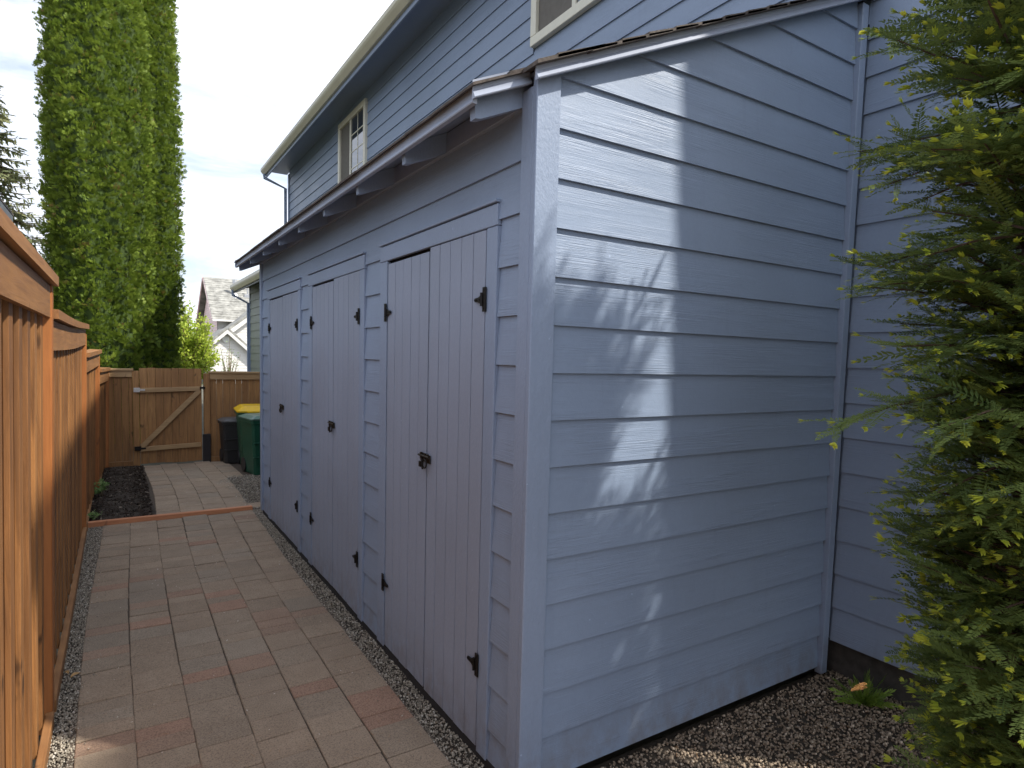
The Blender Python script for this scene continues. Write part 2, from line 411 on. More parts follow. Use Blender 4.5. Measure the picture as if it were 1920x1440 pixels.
gravel('gravel', None, 7000, reg_bins, .004, .011, -.006, 'gravel', 'loose light gravel spilling past the shed towards the bins')
gravel('gravel', None, 22000, reg_rect(.02, 2.2, -1.6, .02), .0045, .0118, -.014, 'gravel2', 'brown mixed gravel in the corner between shed and house')
# mulch bed
bedv, bedf = [], []
nx, ny = 8, 40
for j in range(ny+1):
    for i in range(nx+1):
        x = -1.56+.58*i/nx+(.02*math.sin(j*.35) if i == nx else 0); y = 5.26+3.3*j/ny
        bedv.append((x, y, -.004+.018*math.sin(i/nx*math.pi)+random.uniform(0, .012)))
for j in range(ny):
    for i in range(nx): bedf.append((j*(nx+1)+i, j*(nx+1)+i+1, (j+1)*(nx+1)+i+1, (j+1)*(nx+1)+i))
bed = put('mulch_bed', MB().add(bedv, bedf), 'soil'); tag(bed, kind='structure')
T = np.array([(-1,-.3,0),(1,-.25,.05),(.9,.3,0),(-.8,.25,.08)], float); F = np.array([(0,1,2,3)])
n = 9000
P = np.column_stack([rng.uniform(-1.55,-.985,n), rng.uniform(5.28,8.5,n), rng.uniform(.0,.026,n)])
d = rng.normal(size=(n,3)); d[:,2] *= .35
o = put('mulch', np_mesh('mulch', *scatter(T, F, P, frames(d, rng.normal(size=(n,3))*.3+np.array([0,0,1])), rng.uniform(.006,.022,n), rng.random(n)*.955)), 'mulch')
tag(o, 'dark bark mulch bed between the side fence and the pavers', 'mulch', kind='stuff')
n = 130
T = np.array([(-1,0,0),(0,-.6,.15),(1,0,.05),(0,.6,.2)], float)
P = np.column_stack([rng.uniform(-1.5,-.1,n), rng.uniform(.8,8.2,n), rng.uniform(.003,.006,n)]); P[P[:,1]>5.3,2] += .022
o = put('petals', np_mesh('petals', *scatter(T, np.array([(0,1,2,3)]), P, frames(rng.normal(size=(n,3))*np.array([1,1,.2]), np.array([[0,0,1.]]*n)), rng.uniform(.003,.007,n), rng.random(n))), 'petal')
tag(o, 'scattered pale fallen petals on the pavers and mulch', 'petals', kind='stuff')
n = 420
yy = rng.uniform(.3,5.1,n); side = rng.random(n) < .5
off = rng.exponential(.035, n)
xx = np.where(side, -1.455+sx(yy)+off, -1.458+sx(yy)+6*PW-off)
o = put('stray_gravel', np_mesh('stray_gravel', *stones(n, lambda m_: np.column_stack([xx,yy]), .002,.006,.002,.002)), 'gravel'); tag(o, 'loose gravel grains kicked onto the paver edges', 'gravel', kind='stuff')
n = 900
T = np.array([(-1,-.05,0),(1,-.05,.03),(1,.05,.03),(-1,.05,0)], float)
P = np.column_stack([rng.uniform(-1.5,-.02,n), rng.uniform(.4,5.1,n), np.full(n,.004)])
P[500:] = np.column_stack([rng.uniform(.6,2.0,n-500), rng.uniform(-1.2,-.03,n-500), rng.uniform(-.003,.006,n-500)])
o = put('fallen_needles', np_mesh('fallen_needles', *scatter(T, np.array([(0,1,2,3)]), P, frames(rng.normal(size=(n,3))*np.array([1,1,.08]), np.array([[0,0,1.]]*n)), rng.uniform(.006,.014,n), rng.random(n))), 'yewdead')
tag(o, 'dry brown needles fallen on the pavers and gravel', 'needles', kind='stuff')
# timber edging
e = put('timber_edging', MB().bbox(-.74,.74,-.028,.028,-.05,.038,.004), 'edging', None, (-.80,5.225,0), (0,R(.2),R(1.2)))
tag(e, 'thin orange timber edging laid across the paver path', 'edging')

# ------------------------------------------------------------------ lap siding
def lap_board(L, expo=.178, slope_top=None):
    """one board, length along local x 0..L, facing local -y, bottom at z=0, sheathing plane at y=0"""
    prof = [(-.020,0), (-.0055,expo+.022), (-.0005,expo+.022), (-.009,0)]
    mb = MB(); mb.prism(prof, 0, L, lambda y, z, x: (x, y, z)); return mb.mesh('siding_board')
def clip_board(x0, x1, z0, expo, line):
    """gable board whose top follows line(x) = z; returns MB in world x,z with y profile"""
    zt = z0+expo+.022
    pts = [(x0, z0), (x1, z0)]
    top = []
    n = 24
    for i in range(n, -1, -1):
        x = x0+(x1-x0)*i/n; top.append((x, max(z0+.001, min(zt, line(x)))))
    poly = pts+top
    mb = MB(); fr = lambda z: -.020+(z-z0)/(expo+.022)*.0145
    k = len(poly); vs = [(x, fr(z), z) for x, z in poly]+[(x, -.0005, z) for x, z in poly]
    mb.add(vs, [tuple(range(k)), tuple(range(2*k-1, k-1, -1))]+[(i, k+i, k+(i+1) % k, (i+1) % k) for i in range(k)])
    return mb
RS = .45
rake = lambda x: 2.675+RS*x              # underside of the rake trim on the end wall

shed = thing('storage_shed', 'blue-grey lean-to storage shed with three pairs of plank doors', 'shed')
# end wall (faces -y), sheathing at y=.03
core = MB()
core.add([(.035,.032,.03),(2.05,.032,.03),(2.05,.032,3.60),(.035,.032,2.69)], [(0,1,2,3)])
core.add([(.046,.032,.03),(.046,5.08,.03),(.046,5.08,2.66),(.046,.032,2.66)], [(0,1,2,3)])
core.add([(.046,5.085,.03),(2.05,5.085,.03),(2.05,5.085,3.60),(.046,5.085,2.69)], [(0,1,2,3)])
put('wall_sheathing', core, 'dark', shed)
bm_full = lap_board(1.972-.1055)
k = 0
while True:
    z0 = .046+.178*k
    if z0 > rake(1.97): break
    if z0+.2 < rake(.105): put('siding_board', bm_full, 'siding', shed, (.1055,.03,z0), (0,0,0))
    else:
        xs = max(.1055, (z0-2.675)/RS+.001)
        put('siding_board', clip_board(xs, 1.972, z0, .178, lambda x: rake(x)+.02), 'siding', shed, (0,.03,0))
    k += 1
put('siding_board', clip_board(.1055, 1.972, .012, .03, lambda x: .046+.02), 'siding', shed, (0,.0305,0)) if False else None
# corner post and inside trim
put('corner_trim', MB().bbox(.0,.1045,.0,.026,.02,2.72,.003), 'trim', shed)
put('corner_trim', MB().bbox(.001,.027,.0265,.098,.02,2.665,.003), 'trim', shed)
put('corner_trim', MB().bbox(1.9735,2.026,-.012,.029,.01,3.55,.003), 'trim', shed)
put('corner_trim', MB().bbox(.0,.026,5.03,5.11,.02,2.64,.003), 'trim', shed)
# front wall (faces -x): boards run along y
EX = .1893
def front_board(y0, y1, z0, expo=EX):
    # local x -> world -y, so local -y -> world -x : rotate by -90 deg about z
    put('siding_board', board_cache(round(y1-y0,3), expo), 'siding', shed, (.032, y1, z0), (0,0,-math.pi/2))
_bc = {}
def board_cache(L, expo):
    if (L, expo) not in _bc: _bc[(L, expo)] = lap_board(L, expo)
    return _bc[(L, expo)]
front_board(.099, 5.03, 2.43)
front_board(.099, 5.03, 2.43-EX)
DOORS = [(.348, 1.440), (1.915, 3.030), (3.490, 4.615)]
CW = .086
gaps = [(.099, DOORS[0][0]-CW), (DOORS[0][1]+CW+.03, DOORS[1][0]-CW), (DOORS[1][1]+CW+.02, DOORS[2][0]-CW), (DOORS[2][1]+CW+.03, 5.03)]
for a, b_ in gaps:
    for k in range(2, 13):
        z0 = 2.43-EX*k
        front_board(a+.001, b_-.001, z0)
    front_board(a+.001, b_-.001, .030, .110)
# casings + doors
def hinge_mesh():
    mb = MB()
    # local: y axis along wall (strap towards +y), z up, faces -x
    mb.bbox(-.006, 0, -.016, .016, -.062, .062, .0015)
    mb.tube([(-.008,.018,-.034),(-.008,.018,.034)], .007, 8)
    mb.prism([(.02,-.027),(.062,-.012),(.095,-.010),(.103,0),(.095,.010),(.062,.012),(.02,.027)], -.0055, -.0005, lambda y, z, x: (x, y, z))
    for y, z in ((.045,0),(.075,0),(.092,0),(0,.045),(0,-.045),(0,.02),(0,-.02)):
        mb.tube([(-.004,y,z),(-.0085,y,z)], .004, 6)
    return mb.mesh('hinge')
HM = hinge_mesh()
def door(y0, y1, tag_i):
    ztop, zbot = 2.205, .035
    # casing: jambs and head
    for a, b_ in ((y0-CW, y0-.004), (y1+.010, y1+CW+.028 if tag_i != 1 else y1+CW+.018)):
        put('door_casing', MB().bbox(.005,.028,a,b_,.02,ztop+.012,.003), 'trim', shed)
    put('door_casing', MB().bbox(.004,.026,y0-CW,y1+CW+.028,ztop+.014,ztop+.098,.003), 'trim', shed)
    put('shade_ledge', MB().bbox(-.006,.024,y0-CW-.004,y1+CW+.030,ztop+.102,ztop+.113,.002), 'trim', shed)  # ledge added so its shaded underside draws a dark line above the casing
    mid = (y0+y1)/2
    for side, (a, b_) in enumerate(((y0, mid-.0015), (mid+.0015, y1))):
        dz = [.004, -.006][side]+random.uniform(-.004,.004)
        leaf = put('door', MB().box(.0175,.040,a+.004,b_-.004,zbot+.01,ztop+dz-.006), 'dark', shed)
        w = (b_-a-.006)/5
        for i in range(5):
            ya = a+.003+i*w
            x_off = random.uniform(0, .0012)
            put('plank', MB().bbox(.007+x_off,.0168,ya+.0027,ya+w-.0027,zbot+random.uniform(-.004,.004),ztop+dz+.003,.0018), 'doorp', leaf)
        for z in (1.935, .402):
            if side == 0: o_ = put('hinge', HM, 'iron', leaf, (.002,a-.006,z)); o_.scale = (1,.8,.8)
            else: o_ = put('hinge', HM, 'iron', leaf, (.002,b_+.012,z), (math.pi,0,0)); o_.scale = (1,.8,.8)
        if side == 0:
            # hasp latch across the meeting stile
            lat = MB()
            lat.bbox(-.003,.0035,mid-.055,mid-.006,1.182,1.222,.001)
            lat.tube([(-.010,mid-.062,1.214),(-.010,mid+.058,1.214)], .0055, 8)
            lat.bbox(-.012,-.002,mid-.047,mid-.036,1.200,1.228,.001)
            lat.bbox(-.012,-.002,mid-.020,mid-.009,1.200,1.228,.001)
            lat.bbox(-.004,.0035,mid+.008,mid+.050,1.186,1.226,.001)
            lat.bbox(-.014,-.003,mid+.022,mid+.034,1.198,1.230,.001)
            put('latch', lat, 'brass', leaf)
            ring = MB(); cy, cz = mid-.018, 1.178
            ring.tube([(-.012, cy+.021*math.cos(q), cz+.021*math.sin(q)) for q in [i*2*math.pi/14 for i in range(15)]], .0035, 6, cap=False)
            ring.bbox(-.020,-.006,mid+.012,mid+.036,1.158,1.186,.002)
            ring.tube([(-.016,mid-.004,1.150),(-.016,mid+.004,1.205)], .0045, 6)
            put('padlock', ring, 'iron', leaf)
for i, (a, b_) in enumerate(DOORS): door(a, b_, i)
# solid dark strip under the doors, painting the shade of the gap above gravel
put('gap_shade', MB().bbox(.010,.05,.10,5.03,-.03,.030,.003), 'dark', shed)
# roof of the lean-to
zd = lambda x: 2.700+RS*x
put('roof_deck', MB().prism([(-.205,zd(-.205)),(2.045,zd(2.045)),(2.045,zd(2.045)+.014),(-.205,zd(-.205)+.014)], .062, 5.16, lambda x, z, y: (x, y, z)), 'trim', shed)
put('roof_deck', MB().prism([(.012,zd(.012)),(2.045,zd(2.045)),(2.045,zd(2.045)+.014),(.012,zd(.012)+.014)], -.022, .0615, lambda x, z, y: (x, y, z)), 'trim', shed)
for k in range(9):
    yc = .118+.626*k; x1 = .03 if k not in (0, 8) else .045
    put('rafter_tail', MB().prism([(-.196,zd(-.196)-.002),(-.190,zd(-.190)-.083),(-.170,zd(-.17)-.090),(x1,zd(x1)-.090),(x1,zd(x1)-.002)], yc-.019, yc+.019, lambda x, z, y: (x, y, z)), 'trim', shed)
# blocking between the tails, above the top board
put('frieze', MB().bbox(.004,.030,.0995,5.028,2.612,2.70,.003), 'trim', shed)
# stepped fascia and rake trim (bright lower lip leaning outward)
prof = [(0,.0), (-.018,.0), (-.020,.004), (-.004,.030), (-.004,.064), (0,.064)]   # (out, up)
put('fascia', MB().prism(prof, .060, 5.165, lambda o_, u, y: (-.206+o_, y, zd(-.206)-.044+u)), 'metaltrim', shed)
put('rake_trim', MB().prism(prof, -.226, .004, lambda o_, u, x: (x, .060+o_, rake(x)+u)), 'metaltrim', shed)
put('rake_trim', MB().prism(prof, -.026, 2.045, lambda o_, u, x: (x, -.024+o_, rake(x)-.006+u)), 'metaltrim', shed)
put('rake_trim', MB().prism(prof, -.226, 2.045, lambda o_, u, x: (x, 5.166-o_, rake(x)+u)), 'metaltrim', shed)
# shingles: two courses at the eave tab by tab, the rest joined
def tab(w): return MB().prism([(0,0),(.26,.26*RS+.004),(.26,.26*RS+.010),(0,.010)], 0, w, lambda x, z, y: (x, y, z)).mesh('shingle')
tabs = [tab(w) for w in (.30, .327, .27)]
for c in range(2):
    y = .035-.1*c
    while y < 5.12:
        w, tm = random.choice(list(zip((.30,.327,.27), tabs)))
        x0 = -.232+.14*c+random.uniform(-.004,.004)
        put('shingle', tm, 'shingle', shed, (x0, max(y,.036), zd(x0)+.017+.008*c), (0,0,random.uniform(-.006,.006))); y += w+.004
mb = MB()
for c in range(2, 16):
    x0 = -.232+.14*c; y = -.060
    while y < 5.1:
        w = random.uniform(.2,.34); j = random.uniform(-.006,.006); h = random.uniform(0,.004)
        xe = min(x0+.26, 2.04)
        mb.prism([(x0+j,zd(x0)+.016+h),(xe,zd(xe)+.018),(xe,zd(xe)+.026),(x0+j,zd(x0)+.032+h)], y, min(y+w,5.18), lambda x, z, yy: (x, yy, z)); y += w+.003
mb.prism([(-.040,zd(-.04)+.016),(.25,zd(.25)+.018),(.25,zd(.25)+.03),(-.040,zd(-.04)+.030)], -.060, .034, lambda x, z, yy: (x, yy, z))
o = put('shingles', mb, 'shingle', shed); tag(o, kind='stuff')

# ------------------------------------------------------------------ house
house = thing('house', 'two-storey blue-grey house with cream gutters rising behind the shed', 'house', (2.05,0,0))
HX = 2.055
hp = lambda name, mb, mat, parent=house, **kw: put(name, mb, mat, parent, (-2.05,0,0) if parent is house else (0,0,0), **kw)
hp('wall', MB().box(HX+.012,9.0,-1.045,13.0,.19,5.82), 'siding')
hp('foundation', MB().box(HX+.06,8.95,-1.00,12.95,-.08,.189), 'concrete')
hb = board_cache(1.055, .188)
for k in range(30):
    z0 = .19+.188*k
    if z0 > 5.6: break
    put('siding_board', hb, 'siding', house, (HX+.011-2.05, -.006, z0), (0,0,-math.pi/2))
WIN = [(7.73, 9.13, 4.38, 5.64), (1.75, 3.137, 4.575, 5.64)]
ub = {}
for k in range(13):
    z0 = 3.464+.1775*k; 
    if z0 > 5.7: break
    segs = [(-.005, 12.90)]
    for (a, b_, c, d_) in WIN:
        if z0+.19 > c and z0 < d_:
            ns = []
            for s0, s1 in segs:
                if a > s0 and b_ < s1: ns += [(s0, a), (b_, s1)]
                else: ns.append((s0, s1))
            segs = ns
    for s0, s1 in segs:
        put('siding_board', board_cache(round(s1-s0,3), .1775), 'siding', house, (HX+.011-2.05, s1, z0), (0,0,-math.pi/2))
hp('corner_trim', MB().bbox(HX-.022,HX+.011,12.902,13.01,.2,5.7,.003), 'trim')
hp('corner_trim', MB().bbox(HX-.022,HX+.011,-1.155,-1.063,.2,5.7,.003), 'trim')
hp('corner_trim', MB().bbox(HX-.020,HX+.09,-1.167,-1.046,.21,5.69,.003), 'trim')
def window(a, b_, c, d_, mainsash):
    fx = -.012
    w = put('window', MB().box(.012+fx,.06,a+.06,b_-.06,c+.06,d_-.06), 'dark', house)
    for n_, bx in (('frame',(a,b_,d_-.095,d_)),('frame',(a,b_,c,c+.085)),('frame',(a,a+.085,c+.086,d_-.096)),('frame',(b_-.085,b_,c+.086,d_-.096))):
        put(n_, MB().bbox(-.040,.012,*bx,.004), 'vinyl', w)
    mid = a+(b_-a)*.54
    put('frame', MB().bbox(-.030,.010,mid-.026,mid+.026,c+.086,d_-.096,.004), 'vinyl', w)
    put('pane', MB().box(-.014,-.008,a+.086,mid-.027,c+.087,d_-.097), 'glass', w)
    put('pane', MB().box(-.006,-.001,mid+.027,b_-.086,c+.087,d_-.097), 'screen', w)
    y0, y1, z0, z1 = a+.086, mid-.027, c+.087, d_-.097
    put('muntin', MB().box(-.019,-.0145,(y0+y1)/2-.008,(y0+y1)/2+.008,z0,z1), 'vinyl', w)
    for q in (1,2,3):
        zz = z0+(z1-z0)*q/4; put('muntin', MB().box(-.0188,-.0146,y0,y1,zz-.008,zz+.008), 'vinyl', w)
for wdef in WIN: window(*wdef, 0)
# eave of the main roof
EXV, EZ = 1.60, 5.70
hp('soffit', MB().box(EXV+.02,HX+.03,-1.75,13.32,EZ+.076,EZ+.095), 'trim')
gp = [(0,.02),(-.035,.02),(-.085,.075),(-.10,.10),(-.10,.15),(-.088,.15),(-.088,.14),(0,.14)]
gut = put('gutter', MB().prism(gp, -1.78, 13.36, lambda o_, u, y: (EXV+.02+o_-2.05, y, EZ-.03+u)), 'cream', house)
hp('fascia', MB().bbox(EXV+.0205,EXV+.045,-1.77,13.34,EZ-.07,EZ+.15,.003), 'trim')
rf = MB().prism([(EXV-.03,EZ+.125),(5.5,EZ+2.05),(9.4,EZ+.125),(9.4,EZ+.10),(5.5,EZ+2.02),(EXV-.03,EZ+.10)], -1.8, 13.38, lambda x, z, y: (x, y, z))
hp('roof', rf, 'shingle')
hp('gable_wall', MB().prism([(HX+.02,5.82),(8.9,5.82),(5.5,7.45)], -1.04, 12.99, lambda x, z, y: (x, y, z)), 'siding')
dsp = MB(); dsp.tube([(EXV-.03,13.20,EZ-.02),(EXV-.03,13.20,EZ-.10),(HX-.06,13.06,EZ-.30),(HX-.06,13.06,.1)], .034, 8)
hp('downspout', dsp, 'trim')

# ------------------------------------------------------------------ fences
LEAN = R(1.2)
fence = thing('side_fence', 'tall stained cedar fence stepping down along the paver path', 'fence', (-1.55,0,0), (0,LEAN,0))
def pickets(parent, ya, yb, zt, sp=.198, x_off=0., slant=0., zb=.03):
    y = ya; i = 0
    pm = {}
    while y < yb-.03:
        w = min(.142, yb-y); xo = x_off+slant*(y-ya)
        front = i % 2 == 0
        step = .112
        h = zt+random.uniform(-.004,.004)
        x0 = -.018 if front else -.072
        put('picket', MB().bbox(x0-.0165+xo, x0+xo, y, min(y+(.084 if front else .15), yb), zb+random.uniform(0,.01), h, .002), 'cedar', parent, rot=(0,0,random.uniform(-.012,.012)*0))
        y += step; i += 1
def fence_section(parent, ya, yb, zc, sag=0., zc2=None, xo=0., slant=0.):
    zc2 = zc if zc2 is None else zc2
    pickets(parent, ya, yb-.095, min(zc, zc2)-.06, x_off=xo, slant=slant)
    n = 10
    ctop = lambda t: zc+(zc2-zc)*t-sag*math.sin(math.pi*min(1,t*1.15))
    fx = lambda t: xo+slant*(yb-ya)*t
    cap = MB(); brd = MB()
    for mb, (x0, x1, dz0, dz1) in ((cap, (-.085,.030,-.042,0)), (brd, (-.0165,.006,-.185,-.050))):
        vs = []
        for i in range(n+1):
            t_ = i/n; y = ya+(yb-ya)*t_
            if mb is brd: y = min(y, yb-.094)
            z = ctop(t_); x = fx(t_)
            vs += [(x+x0,y,z+dz0),(x+x1,y,z+dz0),(x+x1,y,z+dz1),(x+x0,y,z+dz1)]
        fs = [(0,1,2,3), (4*n+3,4*n+2,4*n+1,4*n)]
        for i in range(n):
            for k in range(4): fs.append((4*i+k,4*i+4+k,4*i+4+(k+1)%4,4*i+(k+1)%4))
        mb.add(vs, fs)
    put('cap_rail', cap, 'cedar_y', parent); put('rail', brd, 'cedar_y', parent)
    put('post', MB().bbox(fx(1)-.085,fx(1)+.010,yb-.092,yb,-.05,min(zc,zc2)-.044,.004), 'cedar_post', parent)
    put('kickboard', MB().bbox(xo-.016,xo+.016,ya+.01,yb-.096,-.02,.055,.003), 'cedar_y', parent)
fence_section(fence, -3.3, -.85, 2.03)
fence_section(fence, -.85, 1.60, 2.012)
fence_section(fence, 1.60, 5.05, 1.868, .012, 1.912)
fence_section(fence, 5.05, 6.95, 1.655, 0., 1.685, .002, .031)
fence_section(fence, 6.95, 8.72, 1.46, 0., 1.43, .062, .040)

back = thing('back_fence', 'weathered cedar fence stub between the side fence and the gate', 'fence', (-1.2,8.74,0))
def back_section(parent, x0, x1, zt, capz=True):
    w = .092; x = x0
    while x < x1-.02:
        xe = min(x+w, x1); put('picket', MB().bbox(x+.0015,xe-.0015,0+random.uniform(0,.004),.018+random.uniform(0,.004),.06,zt-.03,.002), 'gatewood', parent); x += w
    put('rail', MB().bbox(x0,x1,-.028,-.002,zt-.125,zt-.032,.003), 'gaterail', parent)
    put('cap_rail', MB().bbox(x0-.02,x1+.02,-.05,.05,zt-.030,zt,.003), 'gaterail', parent)
    put('kickboard', MB().bbox(x0,x1,-.03,-.002,-.03,.06,.003), 'gatewood', parent)
back_section(back, -.22, .10, 1.415)
put('post', MB().bbox(.102,.185,-.03,.055,-.05,1.382,.004), 'gatewood', back)
back2 = thing('back_fence', 'weathered cedar fence behind the bins, right of the gate', 'fence', (.4,8.74,0))
back_section(back2, -.475, .9, 1.385)
put('post', MB().bbox(-.562,-.478,-.03,.055,-.05,1.352,.004), 'gatewood', back2)
sl_ = put('post_sleeve', MB().bbox(-.585,-.475,-.062,-.033,-.03,.42,.004), 'sleeve', back2)
gate = thing('wooden_gate', 'cedar plank gate with a pale Z-brace closing the path', 'gate', (-.6,8.72,0))
gx0, gx1 = -.411, .408
x = gx0
gw = (gx1-gx0)/8
for i in range(8):
    put('plank', MB().bbox(x+.001,x+gw-.001,random.uniform(-.003,.003),.02,.008+.006*math.sin(i),1.425+random.uniform(-.003,.004),.002), 'gatewood', gate); x += gw
put('rail', MB().bbox(gx0-.01,gx1+.005,-.042,-.004,1.09,1.155,.003), 'gaterail', gate, rot=(0,R(-1.6),0), loc=(0,0,-.012))
put('rail', MB().bbox(gx0,gx1-.01,-.042,-.004,.215,.28,.003), 'gaterail', gate, rot=(0,R(-2.2),0))
a0, a1 = Vector((gx0+.02,0,.27)), Vector((gx1-.03,0,1.095)); dd = (a1-a0).normalized(); nn = Vector((-dd.z,0,dd.x))*.033
put('brace', MB().prism([(q.x, q.z) for q in (a0+nn, a0-nn, a1-nn, a1+nn)], -.0405, -.005, lambda x, z, y: (x, y, z)), 'gaterail', gate)
for z in (1.105, .245):
    hg = MB().bbox(gx0-.075,gx0+.005,-.050,-.043,z-.032,z+.032,.002); hg.bbox(gx0+.005,gx0+.07,-.052,-.0435,z-.012,z+.012,.002)
    put('hinge', hg, 'steel' if z > 1 else 'iron', gate)
lt = MB().bbox(gx1-.03,gx1+.045,-.058,-.043,1.118,1.150,.002); lt.tube([(gx1+.02,-.065,1.10),(gx1+.02,-.065,1.165)], .006, 6)
put('latch', lt, 'iron', gate)

# ------------------------------------------------------------------ wheeled bins
def cart(name, label, loc, rot, w, d, h, body, lid, lidh, band=None, sticker=False):
    t_ = thing(name, label, 'bin', loc, (0,0,rot))
    def ring(z, k, inset=0, chx=.03):
        a, b_ = w/2*k-inset, d/2*k-inset; c = chx
        return [(-a+c,-b_,z),(a-c,-b_,z),(a,-b_+c,z),(a,b_-c,z),(a-c,b_,z),(-a+c,b_,z),(-a,b_-c,z),(-a,-b_+c,z)]
    mb = MB(); lv = [(0,.78),(.02,.80),(h*.55,.90),(h*.90,.965),(h*.905,1.03),(h*.955,1.03),(h*.96,.99)]
    vs = []; 
    for z, k in lv: vs += ring(z, k)
    fs = [tuple(range(7,-1,-1)), tuple(range(8*(len(lv)-1), 8*len(lv)))]
    for i in range(len(lv)-1):
        for k in range(8): fs.append((8*i+k, 8*i+(k+1)%8, 8*i+8+(k+1)%8, 8*i+8+k))
    mb.add(vs, fs); put('body', mb, body, t_)
    ml = MB(); lv = [(h*.962,1.06),(h*.985,1.07),(h*.99,1.04),(h*.99+lidh,.80),(h*.995+lidh,.70)]
    vs = []
    for z, k in lv: vs += ring(z, k)
    fs = [tuple(range(7,-1,-1)), tuple(range(8*(len(lv)-1), 8*len(lv)))]
    for i in range(len(lv)-1):
        for k in range(8): fs.append((8*i+k, 8*i+(k+1)%8, 8*i+8+(k+1)%8, 8*i+8+k))
    ml.add(vs, fs); l = put('lid', ml, lid, t_)
    put('lid_grip', MB().bbox(-w*.3,w*.3,-d/2*1.10,-d/2*1.04,h*.955,h*.982,.004), lid, t_)
    hd = MB(); hd.tube([(-w*.42,d/2*.95,h*.90),(-w*.42,d/2+.07,h*.93),(w*.42,d/2+.07,h*.93),(w*.42,d/2*.95,h*.90)], .014, 8)
    put('handle', hd, body, t_)
    for s in (-1, 1):
        wh = MB(); wh.tube([(s*w*.36,d/2*.74,.10),(s*w*.44,d/2*.74,.10)], .10, 16); put('wheel', wh, 'bin_black', t_)
    for z in (.30, .55):
        put('rib', MB().bbox(-w/2*.86,w/2*.86,-d/2*(.80+.20*z/h)-.006,-d/2*(.80+.20*z/h)+.03,h*z,h*z+.018,.003), body, t_)
    if sticker: put('sticker', MB().box(-w*.02,w*.24,-d/2*.955-.004,-d/2*.955,h*.50,h*.525), 'decal', t_)
    return t_
cart('wheeled_bin', 'dark green wheeled bin with pale lid at the shed corner', (.475,7.42,0), R(8), .53, .56, .80, 'bin_green', 'bin_lid', .03, sticker=True)
cart('wheeled_bin', 'green wheeled bin with a bright yellow lid', (.50,8.02,0), R(-4), .60, .62, .86, 'bin_olive', 'bin_yellow', .055)
cart('wheeled_bin', 'small black bin with grey lid against the fence', (.24,8.46,0), R(3), .42, .36, .66, 'bin_black', 'bin_grey', .03)

# ------------------------------------------------------------------ trees
def diamond_fan(fingers):
    """flat spray made of diamond quads: list of (base xy, angle, length, width)"""
    V, F = [], []
    for (bx, by, ang, L, w, lift) in fingers:
        d = np.array([math.cos(ang), math.sin(ang)]); s = np.array([-d[1], d[0]])
        b0 = np.array([bx, by]); o = len(V)
        for p, z in ((b0, 0), (b0+d*L*.5+s*w, lift*.5), (b0+d*L, lift), (b0+d*L*.5-s*w, lift*.5)): V.append((p[0], p[1], z))
        F.append((o, o+1, o+2, o+3))
    return np.array(V, float), np.array(F)

